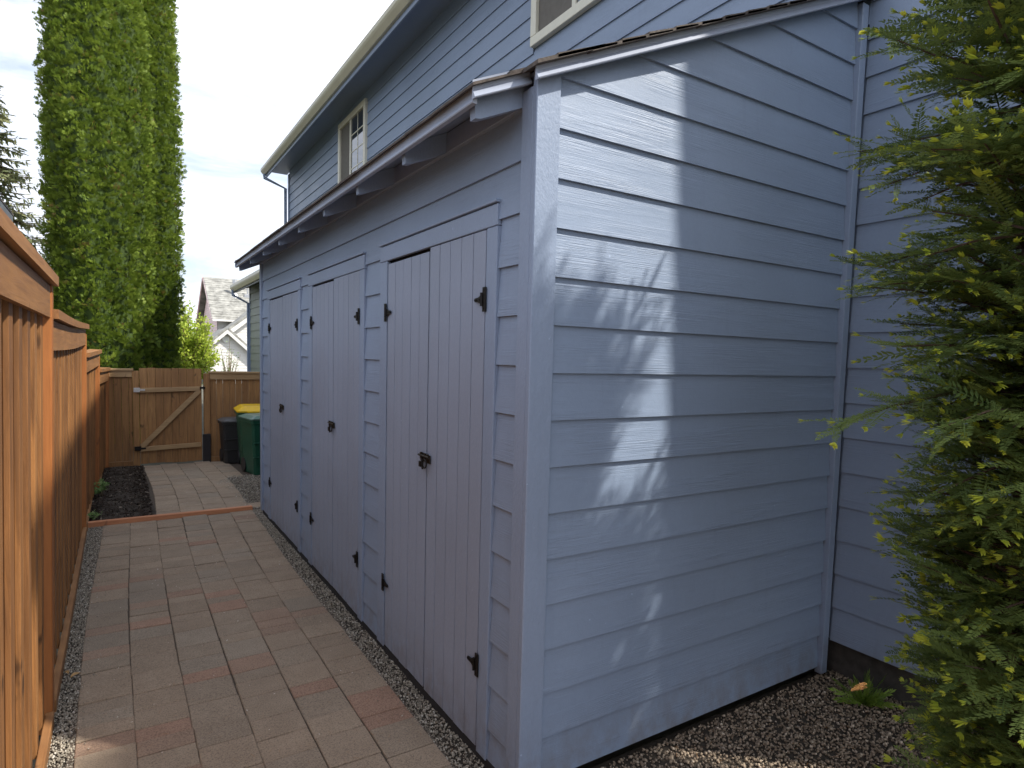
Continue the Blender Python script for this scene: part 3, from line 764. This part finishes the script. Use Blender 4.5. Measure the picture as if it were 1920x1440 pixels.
def arborvitae(label, x, y, rad, H, n, prof, lobes, seed):
    r_ = np.random.default_rng(seed)
    t_ = thing('arborvitae_tree', label, 'tree', (x, y, -.08), group='arborvitae hedge trees beyond the back fence')
    tr = MB().tube([(0,0,0),(.02,.01,H*.3),(0,.02,H*.75)], [.11,.09,.03], 9); put('trunk', tr, 'bark', t_)
    def radius(th, z):
        u = z/H
        base = rad*prof(u)
        l = 0
        for k, ph, am, tw in lobes: l = l+am*np.abs(np.sin(k*th/2+ph+tw*u))
        l2 = .05*np.sin(th*9+u*14)+.04*np.sin(th*15-u*33+1.3)+.05*np.sin(u*70+th*5)*.6
        return base*(.80+l+l2*.6)
    # dense inner body
    nz_, na = 60, 40; V = []; F = []
    for j in range(nz_+1):
        z = H*(.02+.97*j/nz_)
        for i in range(na):
            th = 2*math.pi*i/na; q = radius(np.array(th), np.array(z))*.91
            V.append((q*math.cos(th), q*math.sin(th), z))
    for j in range(nz_):
        for i in range(na): F.append((j*na+i, j*na+(i+1)%na, (j+1)*na+(i+1)%na, (j+1)*na+i))
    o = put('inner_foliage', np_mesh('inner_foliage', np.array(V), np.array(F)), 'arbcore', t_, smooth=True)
    # sprays gathered in plumes that cover the shell
    fan = [(0,0,0,1,.09,.0)]
    for i, bx in enumerate((.2,.5)):
        for s in (1,-1): fan.append((bx,0,s*R(44-i*6),.52-.10*i,.095,.05*(i%2)))
    T, F = diamond_fan(fan)
    per = 15; nc = n//per; n = nc*per
    ii = np.arange(nc)+.5; cth = R(150)+R(240)*((ii*.7548776662+r_.random(nc)*.03) % 1); cz = H*(.01+.99*((ii*.5698402910+r_.random(nc)*.01) % 1))
    cq = radius(cth, cz)*r_.uniform(.87, 1.02, nc)
    cr = r_.uniform(.04, .11, nc)
    th = np.repeat(cth, per); cz_ = np.repeat(cz, per); crr = np.repeat(cr, per)
    outd = np.column_stack([np.cos(th), np.sin(th), np.full(n, .35)])
    tan = np.column_stack([-np.sin(cth), np.cos(cth), np.zeros(nc)]); oc = np.column_stack([np.cos(cth), np.sin(cth), np.zeros(nc)])
    cd_ = oc*r_.uniform(.4,1.0,(nc,1))+np.array([0,0,1])*r_.uniform(.3,1.0,(nc,1))+tan*r_.normal(0,.35,(nc,1)); cd_ /= np.linalg.norm(cd_, axis=1, keepdims=True)
    nrm = np.cross(cd_, tan*r_.normal(0,.6,(nc,1))+oc*r_.normal(0,.5,(nc,1))+r_.normal(size=(nc,3))*.35); nrm /= np.linalg.norm(nrm, axis=1, keepdims=True)
    prp = np.cross(nrm, cd_)
    aa = r_.uniform(-1.15, 1.15, n)[:, None]
    v = np.repeat(cd_, per, 0)*np.cos(aa)+np.repeat(prp, per, 0)*np.sin(aa)+np.repeat(nrm, per, 0)*r_.normal(0,.22,(n,1))
    v /= np.linalg.norm(v, axis=1, keepdims=True)
    C0 = np.column_stack([np.repeat(cq, per)*np.cos(th), np.repeat(cq, per)*np.sin(th), cz_])
    P = C0+v*crr[:, None]*r_.uniform(.2,1.15,(n,1))
    d = v+np.array([0,0,.25])+r_.normal(size=(n,3))*.14
    A = frames(d, np.repeat(nrm, per, 0)+r_.normal(size=(n,3))*.25)
    tint = np.clip(np.repeat(r_.normal(.45,.16,nc), per)+r_.normal(size=n)*.16, 0, 1)
    o = put('crown', np_mesh('crown', *scatter(T, F, P, A, r_.uniform(.05,.095,n), tint)), 'arb', t_)
    return t_
pa = lambda u: np.clip(np.minimum(1.02-.12*(1-u), 1)*np.power(np.clip(1-np.power(np.clip(u,0,1),4.2),0,1),.55)*(.90+.16*np.sin(u*3.0)), .02, 2)
arborvitae('massive columnar arborvitae with yellow-green foliage beside the spruce', -1.50, 11.2, .79, 10.4, 55000, pa, [(3,.4,.11,2.),(8,1.1,.10,4.)], 3)
arborvitae('slimmer arborvitae column standing behind and right of the broad one', -.68, 12.2, .46, 10.8, 33000, pa, [(3,1.4,.12,1.),(7,.3,.10,-3.)], 5)

def needle_template(L, n, nl, w, ang=70, lift=.12, tip=True):
    fg = []
    for i in range(n):
        t_ = (i+.5)/n; ll = nl*(.55+.45*math.sin(math.pi*min(1,.12+t_*.95)))
        for s in (1,-1):
            fg.append((L*t_, 0, s*R(ang-14*t_+random.uniform(-15,15)), ll*random.uniform(.9,1.1), w, ll*lift*random.uniform(-.3,1.4)))
    if tip: fg.append((L*.97,0,0,nl*.8,w,0))
    fg.append((0,0,0,L,w*.6,0))
    return diamond_fan(fg)

def yew():
    r_ = np.random.default_rng(21); X0, Y0 = 1.10, -1.20
    t_ = thing('yew_tree', 'dark green yew shrub with yellow new shoots beside the house wall', 'tree', (X0, Y0, -.015))
    H = 3.38
    stems = MB(); spts = []
    for k in range(4):
        a = k*1.6+.4; pts = []
        for j in range(8):
            u = j/7; pts.append(Vector((math.cos(a)*(.04+.16*u*(1-.3*u))+.02*math.sin(j*2+k), math.sin(a)*(.04+.14*u*(1-.3*u)), H*u*(.96-.06*k))))
        stems.tube(pts, [.02*(1-.85*j/7)+.004 for j in range(8)], 8); spts.append(pts)
    put('trunk', stems, 'bark', t_, smooth=True)
    temps = [needle_template(1.0, n_, nl, .025, lift=.2) for n_, nl in ((17,.15),(15,.165))]
    tipT, tipF = diamond_fan([(0,0,a,1,.15,l) for a, l in ((0,.0),(.22,.2),(-.22,.15),(.36,-.15),(-.36,.25),(.12,-.25),(-.12,.35))])
    tw = [[], []]; tips = []; wood = MB()
    def envelope(z, az):
        u = z/H
        zs = (0,.3,.6,.85,1.0,1.15,1.3,1.5,2.0,2.6,3.0,3.4,3.7); es = (.15,.20,.28,.33,.31,.28,.32,.40,.47,.49,.47,.40,.15)
        e = float(np.interp(z, zs, es))
        if z < 2.45: e *= 1+.8*max(0, math.cos(az-R(24)))**2.5  # crown shaped wider towards the house to shade the lower end wall
        lobe = 1+.12*math.sin(az*3+z*4.1)+.12*math.sin(z*9+az*2)
        return e*lobe
    nb = 900
    for i in range(nb):
        z = H*((i+r_.random())/nb)**.95*.97+.10; az = r_.uniform(0, 2*math.pi)
        st = spts[r_.integers(4)]; u = min(.99, z/(H*.9)); f = u*7; j = min(6, int(f)); p0 = st[j].lerp(st[j+1], min(1, f-j))
        L = max(.14, envelope(z, az)*r_.uniform(.55, 1.10)); el = R(r_.uniform(0, 32))+(.5 if u > .85 else 0)
        dv = Vector((math.cos(az)*math.cos(el), math.sin(az)*math.cos(el), math.sin(el)))
        droop = r_.uniform(-.05,.32)*L
        pos = lambda t: p0+dv*L*t+Vector((0,0,-droop*t*t))
        wood.tube([pos(0),pos(.35),pos(.7),pos(1)], [.007,.005,.0035,.0018], 4)
        t = .16; sgn = 1
        while t < 1.0:
            p = pos(t); d = (pos(min(1,t+.05))-pos(t-.05)).normalized(); sd = d.cross(Vector((0,0,1))).normalized()
            ang = R(r_.uniform(36,62)); tl = (.06+.15*math.sin(math.pi*min(1,t*.8+.1)))*r_.uniform(.7,1.15)
            dd = d*math.cos(ang)+sd*sgn*math.sin(ang)+Vector((0,0,r_.normal()*.18-.04))
            kk = int(r_.integers(2)); upv = Vector((0,0,1))+Vector(r_.normal(size=3))*.25
            tw[kk].append((p, dd, upv, tl, r_.random()))
            e = p+dd.normalized()*tl
            if r_.random() < .75: tips.append((e, dd, upv, r_.uniform(.020,.036), r_.random()))
            if sgn > 0: tw[0].append((p, d+Vector(r_.normal(size=3))*.12, upv, .13, r_.random()))
            # a secondary twig
            if tl > .11 and r_.random() < .8:
                q = p+dd.normalized()*tl*.45; d2 = dd.normalized()*.75+sd*sgn*(-.5 if r_.random()<.5 else .6)+Vector((0,0,r_.normal()*.15))
                tw[kk].append((q, d2, upv, tl*.6, r_.random())); 
                if r_.random() < .4: tips.append((q+d2.normalized()*tl*.6, d2, upv, r_.uniform(.012,.024), r_.random()))
            sgn = -sgn; t += .042/L*r_.uniform(.8,1.2)
        p = pos(.9); d = (pos(1)-pos(.85)).normalized()
        tw[0].append((p, d, Vector((0,0,1)), .10, r_.random())); tips.append((p+d*.10, d, Vector((0,0,1)), .022, r_.random()))
    put('branches', wood, 'bark', t_)
    parts = []
    for kk in (0, 1):
        a = tw[kk]; T, F = temps[kk]
        P = np.array([x[0][:] for x in a]); D = np.array([x[1][:] for x in a]); U = np.array([x[2][:] for x in a])
        parts.append(scatter(T, F, P, frames(D, U), np.array([x[3] for x in a]), np.array([x[4] for x in a])))
    V, F, T = join_np(parts)
    # keep foliage clear of the house wall
    put('crown', np_mesh('crown', V, F, T), 'yew', t_)
    P = np.array([x[0][:] for x in tips]); D = np.array([x[1][:] for x in tips]); U = np.array([x[2][:] for x in tips])
    o = put('new_shoots', np_mesh('new_shoots', *scatter(tipT, tipF, P, frames(D, U), np.array([x[3] for x in tips]), np.array([x[4] for x in tips]))), 'yewtip', t_)
    tag(o, 'yellow-green new shoots at the twig ends')
    # one browned twig low on the left
    T, F = temps[0]; P = np.array([[.22,.62,.42],[.23,.62,.40]]); D = np.array([[-1,.1,-.12],[-.9,.4,-.2]])
    put('dead_twig', np_mesh('dead_twig', *scatter(T, F, P, frames(D, np.array([[0,0,1.]]*2)), np.array([.09,.07]), np.array([.3,.6]))), 'yewdead', t_)
yew()

def spruce():
    r_ = np.random.default_rng(4); t_ = thing('spruce_tree', 'grey-green spruce with drooping tiered branches beyond the side fence', 'tree', (-4.05,20,-.08))
    H = 8.9
    put('trunk', MB().tube([(0,0,0),(0,0,H*.5),(0,0,H)], [.17,.11,.02], 9), 'bark', t_)
    T, F = needle_template(1.0, 9, .28, .075, ang=50)
    Ps, Ds, Us, Ss = [], [], [], []; wood = MB()
    for i in range(300):
        u = (i+.5)/300; z = .6+(H-.7)*u; L = (2.0*(1-u)**.75+.15)*r_.uniform(.75,1.1); az = r_.uniform(0, 2*math.pi)
        dv = Vector((math.cos(az), math.sin(az), .05))
        pos = lambda t: Vector((0,0,z))+dv*L*t+Vector((0,0,L*(-.42*t*t+.30*t**4+.12*t)))
        wood.tube([pos(q) for q in (0,.33,.66,1)], [.022,.015,.009,.004], 4)
        t = .12; s = 1
        while t < 1:
            p = pos(t); d = (pos(min(1,t+.03))-pos(t-.03)).normalized(); sd = d.cross(Vector((0,0,1))).normalized()
            tl = r_.uniform(.16,.30)*(1.25-t*.6)
            dd = d*.8+sd*s*.75+Vector((0,0,-.25+r_.normal()*.2))
            Ps.append(p[:]); Ds.append(dd[:]); Us.append((0+r_.normal()*.4, r_.normal()*.4, 1)); Ss.append(tl)
            if r_.random() < .5: Ps.append(p[:]); Ds.append((d*.3+Vector((0,0,-1))+sd*s*.3)[:]); Us.append(sd[:]); Ss.append(tl*.7)
            s = -s; t += .085/L
    put('branches', wood, 'bark', t_)
    put('crown', np_mesh('crown', *scatter(T, F, np.array(Ps), frames(np.array(Ds), np.array(Us)), np.array(Ss), r_.random(len(Ps)))), 'spruce', t_)
spruce()

def shrub(name, label, loc, w, h, nbr, leaf, mat, cat, seed, llen=.05, barkm='twig', spread=.75, nl=26):
    r_ = np.random.default_rng(seed); t_ = thing(name, label, cat, loc)
    T, F = diamond_fan([(0,0,0,1,.26,.0),]); T = np.concatenate([T]); 
    wood = MB(); P, D, U, Sc = [], [], [], []
    for i in range(nbr):
        az = r_.uniform(0, 2*math.pi); q = r_.random()**.6*spread
        tip = Vector((math.cos(az)*q*w, math.sin(az)*q*w, h*r_.uniform(.45,1.0)*(1-.35*q)))
        b0 = Vector((r_.normal()*.05*w, r_.normal()*.05*w, 0)); mid = b0.lerp(tip,.5)+Vector((r_.normal()*.06*w, r_.normal()*.06*w, .12*h))
        c = lambda t: b0*(1-t)**2+mid*2*t*(1-t)+tip*t*t
        wood.tube([c(0),c(.33),c(.66),c(1)], [.018*h/2,.012*h/2,.007*h/2,.003*h/2], 5)
        for k in range(nl):
            t = r_.uniform(.3,1)**.7; p = c(t)+Vector(r_.normal(size=3))*.075*w
            P.append(p[:]); D.append((Vector(r_.normal(size=3))+Vector((0,0,.25)))[:]); U.append(r_.normal(size=3)+np.array([0,0,1])); Sc.append(llen*r_.uniform(.6,1.3))
    put('branches', wood, barkm, t_); 
    put('crown', np_mesh('crown', *scatter(T, F, np.array(P), frames(np.array(D), np.array(U)), np.array(Sc), r_.random(len(P)))), mat, t_)
    return t_
shrub('shrub', 'bright yellow-green leafy shrub with bare pale twigs behind the gate', (.55,20.5,-.08), 1.15, 3.5, 200, .05, 'bush', 'shrub', 8, .12, nl=60, spread=.85)
shrub('shrub', 'thin dark leafed climber in front of the white wall', (2.0,22,-.08), .6, 2.5, 26, .04, 'plant', 'shrub', 12, .06, nl=12)
shrub('garden_plant', 'small leafy green plant at the fence foot in the mulch', (-1.45,6.55,.0), .13, .22, 16, .03, 'plant', 'plant', 15, .045, nl=9, spread=.9)
shrub('garden_plant', 'low weedy plant at the fence foot by the timber edging', (-1.50,5.45,.0), .10, .12, 12, .03, 'plant', 'plant', 16, .03, nl=8, spread=.9)
# feathery seedling in the gravel by the house
r_ = np.random.default_rng(31)
fern = thing('feathery_seedling', 'feathery bright green seedling in the gravel under the house siding', 'plant', (1.93,-.27,-.01))
T, F = needle_template(1.0, 16, .26, .02, ang=40)
n = 34
D = np.column_stack([r_.normal(size=n), r_.normal(size=n), r_.uniform(.3,1.3,n)]); P = np.zeros((n,3)); P[:,2] = .0
put('fronds', np_mesh('fronds', *scatter(T, F, P, frames(D, r_.normal(size=(n,3))), r_.uniform(.08,.17,n), r_.random(n))), 'fern', fern)
for i, (x, y, a, lb) in enumerate(((-1.475,1.93,.6,'curled tan dry leaf lying across the paver edge'), (-1.515,1.98,2.2,'small tan dry leaf on the gravel strip'))):
    mb = MB(); L = .05 if i == 0 else .032
    vs = []
    for k in range(7):
        u = k/6; wv = .30*L*math.sin(math.pi*u)**.8+.0004; z = .006+.008*math.sin(u*3)
        vs += [(L*(u-.5), -wv, z+.006), (L*(u-.5), 0, z), (L*(u-.5), wv, z+.005)]
    mb.add(vs, [(3*k+j, 3*k+3+j, 3*k+4+j, 3*k+1+j) for k in range(6) for j in range(2)])
    o = put('dry_leaf', mb, 'dryleaf', None, (x,y,.002), (0,0,a)); tag(o, lb, 'leaf')

# ------------------------------------------------------------------ neighbouring buildings
def lap_wall(name, parent, poly, axis, at, mat, expo=.15, sgn=-1):
    """sawtooth lap siding clipped row by row to a convex outline poly [(u,z)...]; axis 'y' = wall faces -y at y=at, 'x' = faces -x at x=at"""
    mb = MB(); zs = [p[1] for p in poly]; z = min(zs)
    def span(zq):
        us = []
        for (u0,z0),(u1,z1) in zip(poly, poly[1:]+poly[:1]):
            if (z0-zq)*(z1-zq) <= 0 and z0 != z1: us.append(u0+(u1-u0)*(zq-z0)/(z1-z0))
        return (min(us), max(us)) if us else None
    while z < max(zs)-.02:
        a, b_ = span(z+.003), span(min(z+expo, max(zs)-.003))
        if a and b_:
            pt = (lambda u, o, zz: (u, at+sgn*o, zz)) if axis == 'y' else (lambda u, o, zz: (at+sgn*o, u, zz))
            zt = min(z+expo, max(zs)-.003)
            mb.add([pt(a[0],.016,z),pt(a[1],.016,z),pt(b_[1],.0,zt),pt(b_[0],.0,zt),pt(a[0],0,z),pt(a[1],0,z)], [(0,1,2,3),(0,4,5,1)])
        z += expo
    return put(name, mb, mat, parent)
# grey-green wing beyond the shed (same side of the lot)
wing = thing('neighbour_house', 'grey-green lap-sided house with cream gutter just past the shed', 'house', (2.0,15,0))
wo = (-2.0,-15,0)
def wp(name, mb, mat): return put(name, mb, mat, wing, wo)
lap_wall('wall', wing, [(13.6-15,-.05),(17.95-15,-.05),(17.95-15,3.62),(13.6-15,3.62)], 'x', .05, 'greensiding', .215)
wp('wall_end', MB().box(2.054,9,13.6,17.95,-.08,3.62), 'greensiding')
wp('corner_trim', MB().bbox(2.025,2.12,17.86,17.97,-.05,3.6,.003), 'trim')
wp('gutter', MB().prism(gp, 13.4, 18.35, lambda o_, u, y: (1.66+o_, y, 3.44+u*1.35)), 'cream')
wp('soffit', MB().box(1.66,2.06,13.4,18.3,3.60,3.63), 'darkgreen')
wp('fascia', MB().box(1.661,1.69,13.4,18.3,3.42,3.62), 'darkgreen')
wp('roof', MB().prism([(1.6,3.66),(5.5,5.6),(9.3,3.66),(9.3,3.62),(1.6,3.62)], 13.4, 18.3, lambda x, z, y: (x, y, z)), 'grey_shingle')
d2 = MB(); d2.tube([(1.60,18.1,3.5),(1.60,18.1,3.36),(2.0,17.98,3.13),(2.0,17.98,.1)], .04, 8); wp('downspout', d2, 'trim')
# white house with pink gable far behind
wh = thing('neighbour_house', 'white and pale pink gabled house with grey shingle roof in the distance', 'house', (6,42,0))
ho = (-6,-42,0)
def hp2(name, mb, mat): return put(name, mb, mat, wh, ho)
k_ = 1.0
rx0, rx1 = 3.55, 14.0; fy, by = 40.0, 48.5; ez, rz = 3.62, 6.55
ry = (fy+by)/2
hp2('wall', MB().box(rx0+.35,rx1-.3,fy+.35,by-.3,-.08,ez), 'white')
ww = lap_wall('gable_wall', wh, [(fy+.3-42,-.05),(by-.3-42,-.05),(by-.3-42,ez-.05),(ry-42,rz-.35),(fy+.3-42,ez-.05)], 'x', rx0+.34-6, 'pink', .16)
def slab(a, b_, c, d_, th): # quad slab: four corners, thickness up
    n_ = (Vector(b_)-Vector(a)).cross(Vector(d_)-Vector(a)).normalized()*th
    vs = [Vector(p) for p in (a,b_,c,d_)]; vs += [v+n_ for v in vs]
    return MB().add(vs, [(3,2,1,0),(4,5,6,7),(0,1,5,4),(1,2,6,5),(2,3,7,6),(3,0,4,7)])
# courses of shingles as stepped strips
def shingle_slope(x0, x1, ya, za, yb, zb, step=.28):
    mb = MB(); L = math.hypot(yb-ya, zb-za); nrow = int(L/step)
    r2 = random.Random(3)
    for i in range(nrow):
        u0, u1 = i/nrow, (i+1.08)/nrow; x = x0
        while x < x1:
            w = r2.uniform(.5,1.0); xe = min(x+w, x1); h = r2.uniform(.01,.05)
            P0 = (ya+(yb-ya)*u0, za+(zb-za)*u0); P1 = (ya+(yb-ya)*min(1,u1), za+(zb-za)*min(1,u1))
            mb.add([(x,P0[0],P0[1]),(xe,P0[0],P0[1]),(xe,P0[0],P0[1]+h),(x,P0[0],P0[1]+h),(x,P1[0],P1[1]),(xe,P1[0],P1[1])], [(0,1,2,3),(3,2,5,4)])
            x = xe
    return mb
rfm = hp2('roof', slab((rx0,fy-.2,ez-.06),(rx1,fy-.2,ez-.06),(rx1,ry,rz-.05),(rx0,ry,rz-.05),.06), 'grey_shingle')
hp2('roof', slab((rx1,by+.2,ez-.06),(rx0,by+.2,ez-.06),(rx0,ry,rz-.05),(rx1,ry,rz-.05),.06), 'grey_shingle')
o = hp2('shingles', shingle_slope(rx0,rx1,fy-.2,ez+.02,ry,rz+.04), 'grey_shingle'); tag(o, kind='stuff')
hp2('gutter', MB().box(rx0,rx1,fy-.33,fy-.205,ez-.10,ez+.02), 'white')
hp2('barge_board', slab((rx0-.03,fy-.2,ez-.25),(rx0-.03,ry,rz-.22),(rx0-.03,ry,rz-.0),(rx0-.03,fy-.2,ez-.02),.05), 'pink')
hp2('barge_board', slab((rx0-.03,by+.2,ez-.25),(rx0-.03,ry,rz-.22),(rx0-.03,ry,rz-.0),(rx0-.03,by+.2,ez-.02),.05), 'pink')
hp2('soffit', slab((rx0,fy-.2,ez-.10),(rx0+.34,fy-.2,ez-.10),(rx0+.34,ry,rz-.09),(rx0,ry,rz-.09),.02), 'pink')
vp = MB(); vp.tube([(5.2,42.4,5.05),(5.2,42.4,6.1)], .09, 10); vp.tube([(5.2,42.4,6.1),(5.2,42.4,6.35)], .14, 10); vp.tube([(5.2,42.4,5.15),(5.2,42.4,5.5)], [.34,.12], 10)
hp2('roof_vent', vp, 'steel')
v2 = MB(); v2.bbox(5.75,6.2,42.2,42.6,5.2,5.45,.03); v2.tube([(5.98,42.4,5.4),(5.98,42.4,5.95)], .05, 8); hp2('roof_vent', v2, 'steel')
# front wings: tall gable and lower gable
gy = 37.5; pk = (7.4, 5.6); sl2 = .82
zl = lambda x: pk[1]-sl2*abs(x-pk[0])
lap_wall('gable_wall', wh, [(3.75-6,-.05),(11-6,-.05),(11-6,zl(11)),(pk[0]-6,pk[1]),(3.75-6,zl(3.75))], 'y', gy-42, 'white', .17)
hp2('roof', slab((3.3,gy-.35,zl(3.3)),(3.3,41,zl(3.3)),(pk[0],41,pk[1]),(pk[0],gy-.35,pk[1]),.12).__class__().add([], []) if False else slab((3.3,41,zl(3.3)),(3.3,gy-.35,zl(3.3)),(pk[0],gy-.35,pk[1]),(pk[0],41,pk[1]),.12), 'grey_shingle')
hp2('roof', slab((pk[0],41,pk[1]),(pk[0],gy-.35,pk[1]),(11.4,gy-.35,zl(11.4)),(11.4,41,zl(11.4)),.12), 'grey_shingle')
for s_, x0, x1 in ((1, 3.3, pk[0]), (-1, pk[0], 11.4)):
    hp2('barge_board', MB().add([(x0,gy-.37,zl(x0)-.28),(x1,gy-.37,zl(x1)-.28),(x1,gy-.37,zl(x1)-.01),(x0,gy-.37,zl(x0)-.01),(x0,gy-.32,zl(x0)-.28),(x1,gy-.32,zl(x1)-.28),(x1,gy-.32,zl(x1)-.01),(x0,gy-.32,zl(x0)-.01)],
        [(0,1,2,3),(7,6,5,4),(0,4,5,1),(1,5,6,2),(2,6,7,3),(3,7,4,0)]), 'white')
gy2 = 35.0; pk2 = (3.70, 2.88); sl3 = .92
zl2 = lambda x: pk2[1]-sl3*abs(x-pk2[0])
lap_wall('gable_wall', wh, [(2.75-6,-.05),(5.0-6,-.05),(5.0-6,zl2(5.0)),(pk2[0]-6,pk2[1]),(2.75-6,zl2(2.75))], 'y', gy2-42, 'white', .17)
for x0, x1 in ((2.5, pk2[0]), (pk2[0], 5.3)):
    pts = [(x0,gy2-.3,zl2(x0)),(x1,gy2-.3,zl2(x1)),(x1,38,zl2(x1)),(x0,38,zl2(x0))]
    hp2('roof', slab(*pts, .10), 'grey_shingle')
    hp2('barge_board', MB().add([(x0,gy2-.32,zl2(x0)-.22),(x1,gy2-.32,zl2(x1)-.22),(x1,gy2-.32,zl2(x1)-.012),(x0,gy2-.32,zl2(x0)-.012),(x0,gy2-.28,zl2(x0)-.22),(x1,gy2-.28,zl2(x1)-.22),(x1,gy2-.28,zl2(x1)-.012),(x0,gy2-.28,zl2(x0)-.012)],
        [(0,1,2,3),(7,6,5,4),(0,4,5,1),(1,5,6,2),(2,6,7,3),(3,7,4,0)]), 'white')
rv = MB(); rv.tube([(3.66,gy2-.02,2.36),(3.66,gy2-.07,2.36)], .20, 18); hp2('round_vent', rv, 'decal')
# dark eave of the neighbour on the left
nb_ = thing('neighbour_house', 'dark eave corner of a house rising beyond the side fence', 'house', (-3.6,12,0))
no = (3.6,-12,0)
def np2(name, mb, mat): return put(name, mb, mat, nb_, no)
np2('wall', MB().box(-9,-3.75,9.2,14.5,-.08,4.25), 'greensiding')
np2('fascia', MB().bbox(-3.13,-3.09,8.8,15.03,4.12,4.42,.003), 'darkgreen')
np2('soffit', MB().box(-3.75,-3.131,8.8,15.02,4.20,4.24), 'darkgreen')
np2('roof', MB().prism([(-3.08,4.47),(-6.3,6.0),(-9.5,4.47),(-9.5,4.43),(-6.3,5.96),(-3.08,4.43)], 8.75, 15.08, lambda x, z, y: (x, y, z)), 'shingle')
